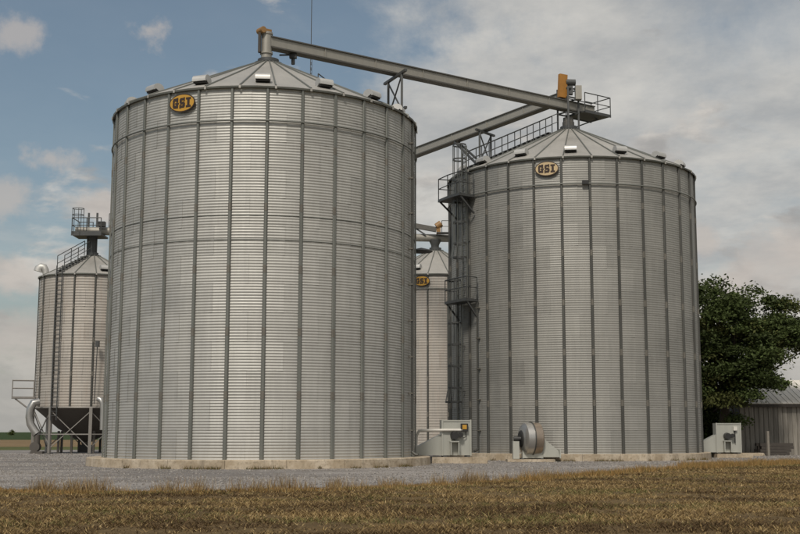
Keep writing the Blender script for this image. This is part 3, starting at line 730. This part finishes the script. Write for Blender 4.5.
# ------------------------------------------------------------------ aeration fans
def slab(label, c, d, rz=0):
    root = MB(); 
    root.box((0, 0, d[2]/2), d, None, 0, .995); o = root.build('concrete_slab', M['concrete'], None, loc=(c[0], c[1], 0), rz=rz); return tag(o, label, 'slab')
def box_fan(label, loc, rz, toward, plate=True, ctrl=True, pipe=None):
    """box housing with a motor on the front face (-Y local) and a wedge transition towards `toward` (-1 left, 1 right)"""
    root = thing('aeration_fan', label, 'fan', loc, rz, 'aeration fans')
    Wd, D, H = 1.38, 1.0, 1.62; zb = .08
    mb = MB(); mb.box((0, 0, zb+H/2), (Wd, D, H)); hs = mb.build('housing', M['fan'], root)
    for sx in (-1, 1):
        mb = MB(); mb.box((sx*(Wd/2-.03), -D/2-.02, zb+H/2), (.07, .04, H+.03)); mb.build('corner_angle', M['fan'], hs)
    mb = MB(); mb.box((0, -D/2-.016, zb+H-.03), (Wd-.14, .032, .06)); mb.build('corner_angle', M['fan'], hs)
    for sx in (-.55, .55):
        mb = MB(); mb.box((sx, 0, zb/2), (.16, D, zb)); mb.build('skid', M['frame'], root)
    # motor on a bracket
    mb = MB(); mb.tube([(-.10, -D/2-.42, zb+.90), (-.10, -D/2-.01, zb+.90)], [.17, .2], 18); mb.build('motor', M['black'], root, True)
    mb = MB(); mb.tube([(.18, -D/2-.30, zb+.93), (.18, -D/2-.05, zb+.93)], .11, 14); mb.box((.04, -D/2-.2, zb+.93), (.2, .18, .12)); mb.build('motor_terminal', M['black'], root, True)
    mb = MB(); mb.box((-.12, -D/2-.20, zb+.63), (.42, .40, .05)); mb.box((-.29, -D/2-.2, zb+.32), (.05, .36, .6)); mb.box((.07, -D/2-.2, zb+.32), (.05, .36, .6)); mb.build('motor_bracket', M['fan'], root)
    if ctrl:
        mb = MB(); mb.box((.36, -D/2-.08, zb+1.28), (.34, .16, .36)); cb = mb.build('control_box', M['black'], root)
        mb = MB(); mb.box((.36, -D/2-.165, zb+1.30), (.2, .02, .2)); mb.build('warning_label', M['yellow'], cb)
        mb = MB(); mb.tube([(.42, -D/2-.08, zb+1.1), (.44, -D/2-.09, zb+.85), (.3, -D/2-.12, zb+.80)], .022, 6); mb.build('cable', M['black'], root)
    else:
        mb = MB(); mb.box((.36, -D/2-.07, zb+1.32), (.2, .14, .22)); mb.build('control_box', M['white'], root)
        mb = MB(); mb.tube([(.34, -D/2-.06, zb+1.22), (.34, -D/2-.06, zb+.5)], .03, 6); mb.build('cable', M['black'], root)
    # transition wedge
    Lw = 1.35; s_ = toward
    poly = [(0, 0), (0, .98), (s_*Lw*.93, .34), (s_*Lw, .30), (s_*Lw, .0)]
    mb = MB(); mb.prism(poly, -.42, .42, ((s_*(Wd/2+.002), 0, zb), (1, 0, 0), (0, 0, 1), (0, -1, 0))); mb.build('transition_duct', M['fan'], root)
    mb = MB(); mb.box((s_*(Wd/2+Lw*.97), 0, zb+.20), (.10, .98, .46)); mb.build('duct_flange', M['white'], root)
    if pipe:
        zp = zb+1.16
        mb = MB(); mb.tube([(.26, -D/2-.10, zp), (-.5, -D/2-.10, zp), (s_*(Wd/2+Lw*.6), -D/2-.02, zp-.02), (s_*(Wd/2+Lw*.78), -D/2+.08, zp-.04), (s_*(Wd/2+Lw*.86), -D/2+.2, zp-.3), (s_*(Wd/2+Lw*.88), -D/2+.2, zp-.95)], .065, 10); mb.build('pale_pipe', M['white'], root, True)
    return root
fa = at(455.5, 457, 56.2)
slab('wide concrete slab under the fan between the two large bins', (at(459, 460, 56.2).x, 56.1), (2.55, 1.7, .28))
box_fan('grey box fan with black motor and control box, left of the round fan', (fa.x, 56.2, .28), R_(4), -1, True, True, True)
fc = at(727.5, 452, 67.8)
slab('concrete slab under the fan at the right edge of the right bin', (at(731, 455, 67.8).x, 67.7), (2.0, 1.6, .22))
box_fan('pale box fan beside the shed, right of the right bin', (fc.x, 67.8, .22), R_(-4), -1, True, False, None)
# round centrifugal fan in front of the right bin
fb = at(532, 457, 58.6)
slab('low rough slab under the round drum fan', (fb.x-.1, 58.5), (2.3, 1.3, .12))
rf = thing('aeration_fan', 'round shiny drum fan in front of the right bin', 'fan', (fb.x, 58.6, .12), R_(0), 'aeration fans')
ax = Vector((-.97, -.24, 0)).normalized()
c0 = Vector((-.05, 0, .98))
mb = MB(); mb.tube([c0+ax*.50, c0+ax*.44, c0+ax*.34, c0+ax*.02], [.50, .66, .76, .79], 40); mb.build('drum_housing', M['shiny'], rf, True)
mb = MB(); mb.tube([c0+ax*.02, c0-ax*.03], .83, 40); mb.build('drum_rim', M['stiff_d'], rf, True)
mb = MB(); mb.tube([c0-ax*.03, c0-ax*.40, c0-ax*.45], [.78, .78, .72], 40); mb.build('drum_housing', M['bronze'], rf, True)
mb = MB(); mb.tube([c0+ax*.50, c0+ax*.56], [.42, .36], 24); mb.build('inlet_cone', M['black'], rf, True)
mb = MB(); mb.box((.02, .05, .36), (1.0, .62, .62)); mb.build('scroll_base', M['fan'], rf)
mb = MB(); mb.box((-.80, -.15, .44), (.30, .6, .84)); mb.build('motor_stand', M['fan'], rf)
mb = MB(); mb.tube([(-.90, -.2, .98), (-.55, -.2, .98)], .12, 14); mb.build('motor', M['black'], rf, True)
for sx in (-.5, .45):
    mb = MB(); mb.box((sx, 0, .025), (.12, 1.0, .05)); mb.build('skid', M['frame'], rf)
mb = MB(); mb.prism([(0, 0), (0, .92), (.75, .30), (.80, 0)], -.4, .4, ((.521, .1, .1), (1, .0, 0), (0, 0, 1), (0, -1, 0))); mb.build('transition_duct', M['fan'], rf)
mb = MB(); mb.box((1.34, .1, .26), (.06, .92, .42)); mb.build('duct_flange', M['fan'], rf)

# ------------------------------------------------------------------ radio mast behind the near bin
mp_ = at(311, 60, 86.0)
mast = thing('radio_mast', 'thin lattice radio mast rising behind the near left bin', 'mast', (mp_.x, 86, 0))
for k in range(3):
    a = 2*PI*k/3
    mb = MB(); mb.tube([polar(.13, a, 0), polar(.13, a, 23.6)], .03, 5); mb.tube([polar(.07, a, 23.6), polar(.07, a, 30)], .02, 5); mb.build('leg', M['frame'], mast)
mb = MB()
for i in range(72):
    rr = .13 if i < 56 else .07
    for k in range(3): mb.tube([polar(rr, 2*PI*k/3, i*.42), polar(rr, 2*PI*(k+1)/3, (i+1)*.42)], .012, 4)
mb.build('lattice', M['frame'], mast)
mb = MB(); mb.tube([(0, 0, 29.8), (0, 0, 34)], .03, 6); mb.tube([(0, 0, 20.5), (0, 0, 23.4)], .09, 8); mb.build('antenna', M['frame'], mast)

# ------------------------------------------------------------------ shed at the right
SY = 75.5
sx0 = at(741, 455, SY).x; eave = at(770, 402, SY).z; slen = 26.0; sdep = 9.0; ridge = eave+1.55
shed = thing('metal_shed', 'low grey shed with vertical siding and pale roof, far right', 'shed', (sx0, SY, 0))
pw = .30; me_b = MB(); me_b.box((0, 0, (eave-.1)/2), (pw-.018, .03, eave-.1)); me_b.box((-pw*.32, -.022, (eave-.1)/2), (.03, .03, eave-.1)); me_b = me_b.mesh('siding_board', M['siding'])
for k in range(int(slen/pw)): link('siding_board', me_b, shed, (pw*(k+.5), 0, 0))
mb = MB(); mb.box((slen/2, .06, (eave-.1)/2), (slen, .05, eave-.12)); mb.build('back_wall', M['mud'], shed)
mb = MB(); mb.box((slen/2, sdep, (eave-.1)/2), (slen, .05, eave-.1)); mb.build('rear_wall', M['siding'], shed)
for xx in (.03, slen-.03):
    mb = MB(); mb.prism([(0.09, 0), (sdep-.03, 0), (sdep-.03, eave-.1), (sdep/2, ridge-.12), (.09, eave-.1)], -.025, .025, ((xx, 0, 0), (0, 1, 0), (0, 0, 1), (1, 0, 0))); mb.build('gable_wall', M['siding'], shed)
rp = .76; slope = math.atan2(ridge-eave, sdep/2); ln = math.hypot(ridge-eave, sdep/2)+.35
for side in (0, 1):
    mb = MB()
    a = Vector((0, -.35, eave-.35*math.tan(slope))) if side == 0 else Vector((0, sdep+.35, eave-.35*math.tan(slope)))
    b = Vector((0, sdep/2, ridge))
    mb.bar(a, b, rp-.012, .03, up=(0, 0, 1)); mb.bar(a+Vector((rp*.45, 0, .025)), b+Vector((rp*.45, 0, .025)), .05, .04); mb.bar(a+Vector((0, 0, .025)), b+Vector((0, 0, .025)), .04, .03)
    me = mb.mesh('roof_sheet', M['shed_roof'])
    for k in range(int((slen+1.0)/rp)): link('roof_sheet', me, shed, (-.4+rp*(k+.5), 0, 0))
mb = MB(); mb.box((slen/2, -.33, eave-.24), (slen+.6, .05, .16)); mb.build('fascia', M['mud'], shed)
# dark timber stack and a post by the shed
pS_ = at(776, 452, 73.5)
tk = thing('timber_stack', 'dark stack of old timber lying against the shed wall', 'timber stack', (pS_.x, 74.2, 0), R_(3))
for r in range(4):
    for c_ in range(3):
        mb = MB(); l_ = 1.9+.25*random.random(); mb.box((random.uniform(-.12, .12)+.05*r, (c_-1)*.30, .11+r*.185), (l_, .27, .17)); mb.build('timber', M['mud'], tk)
pp_ = at(770, 455, 71.5)
mb = MB(); mb.box((0, 0, .75), (.14, .14, 1.5), None, 0, .9); o = mb.build('wooden_post', M['post'], None, loc=(pp_.x, 71.8, -.02), rz=.2); tag(o, 'short weathered post standing in front of the shed', 'post')
mb = MB(); mb.box((0, 0, .09), (1.6, .5, .18), None, 0, .9); o = mb.build('concrete_block', M['concrete'], None, loc=(at(762, 457, 71).x-.2, 72.6, 0), rz=.05); tag(o, 'low pale concrete block on the gravel by the post', 'block')

# ------------------------------------------------------------------ trees
def set_tint(me, cols_per_face, nper):
    at_ = me.attributes.new('tint', 'FLOAT_COLOR', 'CORNER')
    c = np.ones((len(cols_per_face)*nper, 4), np.float32); c[:, :3] = np.repeat(cols_per_face, nper, axis=0)
    at_.data.foreach_set('color', c.ravel())
def quads_mesh(name, P, U, V, cols, mat):
    n = len(P); vs = np.stack([P-U-V*.0, P+V*.55-U*0+U*.0-V*0, P+U, P-V*.55], axis=1).reshape(-1, 3).astype(np.float32)
    me = bpy.data.meshes.new(name); me.vertices.add(n*4); me.vertices.foreach_set('co', vs.ravel())
    me.loops.add(n*4); me.loops.foreach_set('vertex_index', np.arange(n*4, dtype=np.int32)); me.polygons.add(n)
    me.polygons.foreach_set('loop_start', np.arange(0, n*4, 4, dtype=np.int32)); me.polygons.foreach_set('loop_total', np.full(n, 4, np.int32))
    me.update(); me.validate(); set_tint(me, cols, 4); me.materials.append(mat); return me
def tree(label, base, H, crown_c, crown_r, nclump, nleaf, leaf=.17, low=1.2, seed=3, cat='tree', group=None, shed=False):
    rr = np.random.default_rng(seed); base = Vector(base)
    root = thing('broadleaf_tree', label, cat, base, 0, group)
    cc = np.array(crown_c); cr = np.array(crown_r)
    # clump centres: in an uneven ellipsoid, mostly near its surface
    d = rr.normal(size=(nclump, 3)); d /= np.linalg.norm(d, axis=1)[:, None]
    lump = 1 + .22*np.sin(3.1*d[:, 0]+1.3+seed)*np.cos(2.7*d[:, 2]+.4) + .16*np.sin(5.3*d[:, 1]+4.1*d[:, 0])
    cen = cc + d*cr*(lump*rr.uniform(.35, 1.0, nclump)**.55)[:, None]
    cen[:, 2] = np.maximum(cen[:, 2], low)
    if shed:
        kk = (cen[:, 0] > .3) & (cen[:, 1] > -.2) & (cen[:, 2] < 5.6); cen[kk, 1] = -.4 - np.abs(cen[kk, 1])*.6
        zl = np.interp(cen[:, 0], [.6, 2.0, 3.4], [2.0, 5.2, 6.9]); kk = cen[:, 2] < zl; cen[kk, 2] = zl[kk] + (zl[kk]-cen[kk, 2])*.5
        ext = np.array([[4.6, -.6, 8.2], [5.2, -.3, 7.6], [5.7, -.6, 6.9], [5.9, 0, 6.9], [5.0, -.8, 6.6], [4.2, -.5, 9.3], [3.2, 0, 9.7], [6.3, -.2, 6.9], [4.4, -.4, 7.1], [2.0, -.5, 10.2], [-.2, -.2, 10.7], [2.2, -1.6, 4.6], [2.9, -1.6, 4.4]])
        cen[:len(ext)] = ext
    mb = MB()
    tp = Vector((cc[0]*.7, cc[1]*.7, cc[2]*1.0))
    mb.tube([(0, 0, -.1), (tp.x*.25, tp.y*.25, tp.z*.35), (tp.x*.7, tp.y*.7, tp.z*.75), (tp.x, tp.y, tp.z+cr[2]*.4)], [H*.033, H*.026, H*.018, H*.006], 10); mb.build('trunk', M['bark'], root, True)
    mb = MB()
    for i in range(0, nclump, 3):
        f = rr.uniform(.3, .95); s0 = Vector((tp.x*f, tp.y*f, tp.z*(.3+.65*f)*.9)); e = Vector(cen[i]); mmid = (s0+e)/2 + Vector((0, 0, -.3+.5*rr.random()))
        mb.tube([s0, mmid, e], [.10, .06, .02], 5)
    mb.build('limbs', M['bark'], root, True)
    wts = rr.uniform(.5, 1.5, nclump); cnt = (wts/wts.sum()*nleaf).astype(int)
    P = []; Cc = []
    for i in range(nclump):
        n = cnt[i]; sz = rr.uniform(.45, 1.0)
        q = rr.normal(size=(n, 3))*np.array([.60, .60, .27])*sz
        q[:, 2] -= .12*(q[:, 0]**2+q[:, 1]**2)
        P.append(cen[i]+q)
        tone = rr.uniform(.65, 1.35); base_c = np.array([.062, .084, .028])*tone if rr.random() > .3 else np.array([.098, .108, .036])*tone
        Cc.append(base_c*rr.uniform(.75, 1.3, (n, 1)))
    P = np.vstack(P); Cc = np.vstack(Cc); n = len(P)
    U = rr.normal(size=(n, 3)); U[:, 2] *= .6; U /= np.linalg.norm(U, axis=1)[:, None]
    V = np.cross(U, rr.normal(size=(n, 3))); V /= np.linalg.norm(V, axis=1)[:, None]
    sz = leaf*rr.uniform(.6, 1.3, (n, 1))
    o = link('crown', quads_mesh('crown', P, U*sz, V*sz, Cc, M['leaf']), root)
    return root
tb = at(724, 452, 74.6)
tree('dense dark green tree behind the right bin, overhanging the shed', (tb.x, 74.6, 0), 12, (.55, -.2, 6.3), (4.4, 3.2, 4.2), 150, 76000, .112, 2.2, 5, shed=True)
tree('low dark shrub mass at the foot of the tall tree', (at(712, 452, 76).x, 77.5, 0), 4, (0.2, 0, 1.9), (1.7, 1.2, 1.6), 40, 8000, .13, .4, 9, 'shrub')
tree('tiny lone shrub on the far left horizon', (at(11.5, 432, 520).x, 520, 0), 3, (0, 0, 1.2), (1.1, .8, .8), 24, 900, .22, .4, 4, 'shrub')

# ------------------------------------------------------------------ grass (stuff)
def blades(name, X, Y, h, wd, lean, cols, mat, label, cat):
    n = len(X); ang = rng.uniform(0, 2*PI, n); ux, uy = np.cos(ang), np.sin(ang)
    la = rng.uniform(0, 2*PI, n); lx, ly = np.cos(la)*lean*h, np.sin(la)*lean*h
    vs = np.zeros((n, 3, 3), np.float32)
    vs[:, 0, 0] = X-ux*wd; vs[:, 0, 1] = Y-uy*wd; vs[:, 1, 0] = X+ux*wd; vs[:, 1, 1] = Y+uy*wd
    vs[:, 2, 0] = X+lx; vs[:, 2, 1] = Y+ly; vs[:, 2, 2] = h
    me = bpy.data.meshes.new(name); me.vertices.add(n*3); me.vertices.foreach_set('co', vs.ravel())
    me.loops.add(n*3); me.loops.foreach_set('vertex_index', np.arange(n*3, dtype=np.int32)); me.polygons.add(n)
    me.polygons.foreach_set('loop_start', np.arange(0, n*3, 3, dtype=np.int32)); me.polygons.foreach_set('loop_total', np.full(n, 3, np.int32))
    me.update(); set_tint(me, cols, 3); me.materials.append(mat)
    return tag(link(name, me), label, cat, None, 'stuff')
def vnoise(x, y, s, seed):
    r2 = np.random.default_rng(seed); g = r2.random((256, 256)); ca, sa = math.cos(.62+seed), math.sin(.62+seed); x, y = (x*ca-y*sa)/s+500, (x*sa+y*ca)/s+500
    xi = np.floor(x).astype(int); yi = np.floor(y).astype(int); fx = x-xi; fy = y-yi; fx = fx*fx*(3-2*fx); fy = fy*fy*(3-2*fy)
    G = lambda a, b: g[a % 256, b % 256]
    return (G(xi, yi)*(1-fx)+G(xi+1, yi)*fx)*(1-fy) + (G(xi, yi+1)*(1-fx)+G(xi+1, yi+1)*fx)*fy
# mown stubble, denser near the camera, only where this field lies
n0 = 1250000
Yc = 14 + 48*rng.random(n0)**1.35; Xc = (rng.random(n0)-.5)*(.76*Yc+7)
lim = np.interp(Xc, ex, ey); k = Yc < lim-.2+.25*rng.normal(size=n0)
Xc, Yc = Xc[k], Yc[k]
den = .5*vnoise(Xc, Yc*.6, .22, 1) + .3*vnoise(Xc, Yc, 1.0, 2) + .35*vnoise(Xc*.7, Yc*.8, .8, 3)
k = rng.random(len(Xc)) < np.clip((den-.36)*2.6, .06, 1); Xc, Yc, den = Xc[k], Yc[k], den[k]
n = len(Xc)
grn = np.clip(1.9*vnoise(Xc*.45, Yc, 1.5, 6)-.70 + .7*(vnoise(Xc, Yc, .5, 7)-.5), 0, 1)
pal = np.array([[.35, .25, .112], [.25, .17, .076], [.46, .345, .175], [.16, .108, .053]])
cols = pal[rng.choice(4, n, p=[.33, .31, .14, .22])]
g_ = rng.random(n) < grn*.6
cols[g_] = np.array([.15, .14, .052])*rng.uniform(.6, 1.4, (g_.sum(), 1))
brown = (rng.random(n) < np.clip(1.5*vnoise(Xc*.45, Yc, 1.1, 21)-.5 + np.clip((20-Yc)*.14, 0, .55), 0, .85)); cols[brown] = np.array([.10, .066, .034])*rng.uniform(.6, 1.4, (brown.sum(), 1))
cols = cols*rng.uniform(.7, 1.25, (n, 1))
h = (.015 + .06*rng.random(n)**2.4)*(.4+1.0*den)
blades('mown_grass', Xc, Yc, h, .004+.004*rng.random(n)+.00020*Yc, .8+1.3*rng.random(n), cols, M['blade'], 'short dry mown grass covering the foreground field', 'grass')
# taller dry grass along the gravel edge
def fringe(name, label, N_, spread, hmin, hmax, xr, clump, cpal, dens=None, off=.0, wob=.16):
    cx_ = rng.uniform(xr[0], xr[1], clump); cy_ = np.interp(cx_, ex, ey) + off + rng.normal(size=clump)*spread
    sz = rng.uniform(.15, 1.0, clump)**1.7
    idx = rng.choice(clump, N_, p=sz/sz.sum())
    X = cx_[idx] + rng.normal(size=N_)*wob*(.5+sz[idx]); Y = cy_[idx] + rng.normal(size=N_)*wob
    h = (hmin + (hmax-hmin)*sz[idx])*rng.uniform(.3, 1.0, N_)
    c = np.array(cpal)[rng.integers(0, len(cpal), N_)]*rng.uniform(.65, 1.25, (N_, 1))
    blades(name, X, Y, h, .005+.005*rng.random(N_), .2+.35*rng.random(N_), c, M['blade'], label, 'grass')
straw = [[.33, .24, .125], [.27, .18, .09], [.38, .29, .16], [.20, .13, .065]]
gold = [[.38, .235, .085], [.31, .185, .068], [.45, .30, .125], [.22, .14, .055], [.15, .125, .05]]
fringe('tall_dry_grass', 'sparse tall dry grass tufts along the left gravel edge', 4200, .3, .10, .50, (-13, 5), 95, straw, off=.1, wob=.13)
fringe('edge_grass', 'low golden grass strip along the left gravel edge', 16000, .5, .03, .13, (-16, 7), 800, gold, off=-.7)
fringe('golden_grass', 'dense golden grass strip bordering the gravel at right', 36000, 1.0, .06, .36, (11, 30), 700, gold, off=-1.4)
fringe('gravel_edge_grass', 'patchy golden grass along the gravel edge in front of the round fan', 6000, .7, .04, .30, (3.2, 12), 260, gold, off=-.9)
# loose stones on the gravel
ns = 170000
Yg = 27 + 52*rng.random(ns)**1.3; Xg = (rng.random(ns)-.5)*(.74*Yg+6)
k = (Yg > np.interp(Xg, ex, ey)-.6) & (np.hypot(Xg-LB.x, Yg-LB.y) > RBIG+.8) & (np.hypot(Xg-RB.x, Yg-RB.y) > RBIG+.55)
pat = vnoise(Xg*.3, Yg, 1.3, 51)*.6 + vnoise(Xg, Yg, .5, 52)*.5
k &= rng.random(ns) < np.clip((pat-.3)*2, .1, 1)
Xg, Yg = Xg[k], Yg[k]; n = len(Xg); r_ = (.012+.03*rng.random(n)**2)*(1+np.clip(Yg-45, 0, 40)*.02)
an = rng.uniform(0, 2*PI, n); vs = np.zeros((n, 4, 3), np.float32)
for j in range(3):
    vs[:, j, 0] = Xg + r_*np.cos(an+j*2.1)*rng.uniform(.7, 1.4, n); vs[:, j, 1] = Yg + r_*np.sin(an+j*2.1)*rng.uniform(.7, 1.4, n); vs[:, j, 2] = -.002
vs[:, 3, 0] = Xg; vs[:, 3, 1] = Yg; vs[:, 3, 2] = r_*rng.uniform(.5, 1.1, n)
me = bpy.data.meshes.new('loose_stones'); fi = (np.arange(n)[:, None, None]*4 + np.array([[0, 1, 3], [1, 2, 3], [2, 0, 3]])[None]).reshape(-1)
me.vertices.add(n*4); me.vertices.foreach_set('co', vs.ravel()); me.loops.add(n*9); me.loops.foreach_set('vertex_index', fi.astype(np.int32)); me.polygons.add(n*3)
me.polygons.foreach_set('loop_start', np.arange(0, n*9, 3, dtype=np.int32)); me.polygons.foreach_set('loop_total', np.full(n*3, 3, np.int32)); me.update()
sc = np.array([[.24, .225, .21], [.31, .29, .265], [.14, .13, .12], [.19, .17, .15]])[rng.integers(0, 4, n)]*rng.uniform(.8, 1.2, (n, 1))
set_tint(me, sc, 9); me.materials.append(M['stone']); tag(link('loose_stones', me), 'small loose stones scattered over the gravel yard', 'gravel', None, 'stuff')
# weeds at the foundations
def weeds(name, label, C, R, a0, a1, N_):
    a = rng.uniform(a0, a1, N_); keep = vnoise(a*R, a*0, .5, 31) > .55; a = a[keep]; r = R + np.abs(rng.normal(size=len(a)))*.10
    c = np.array([[.10, .10, .04], [.20, .14, .06], [.13, .095, .045]])[rng.integers(0, 3, len(a))]
    blades(name, C.x+r*np.cos(a), C.y+r*np.sin(a), .04+.16*rng.random(len(a))**2, .012+0*a, .4, c, M['blade'], label, 'weeds')
weeds('foundation_weeds', 'small weeds along the foot of the near left foundation', LB, RBIG+.76, PHL-1.2, PHL+1.2, 3000)
weeds('foundation_weeds', 'small weeds along the foot of the right foundation', RB, RBIG+.50, PHR-1.2, PHR+1.2, 3000)
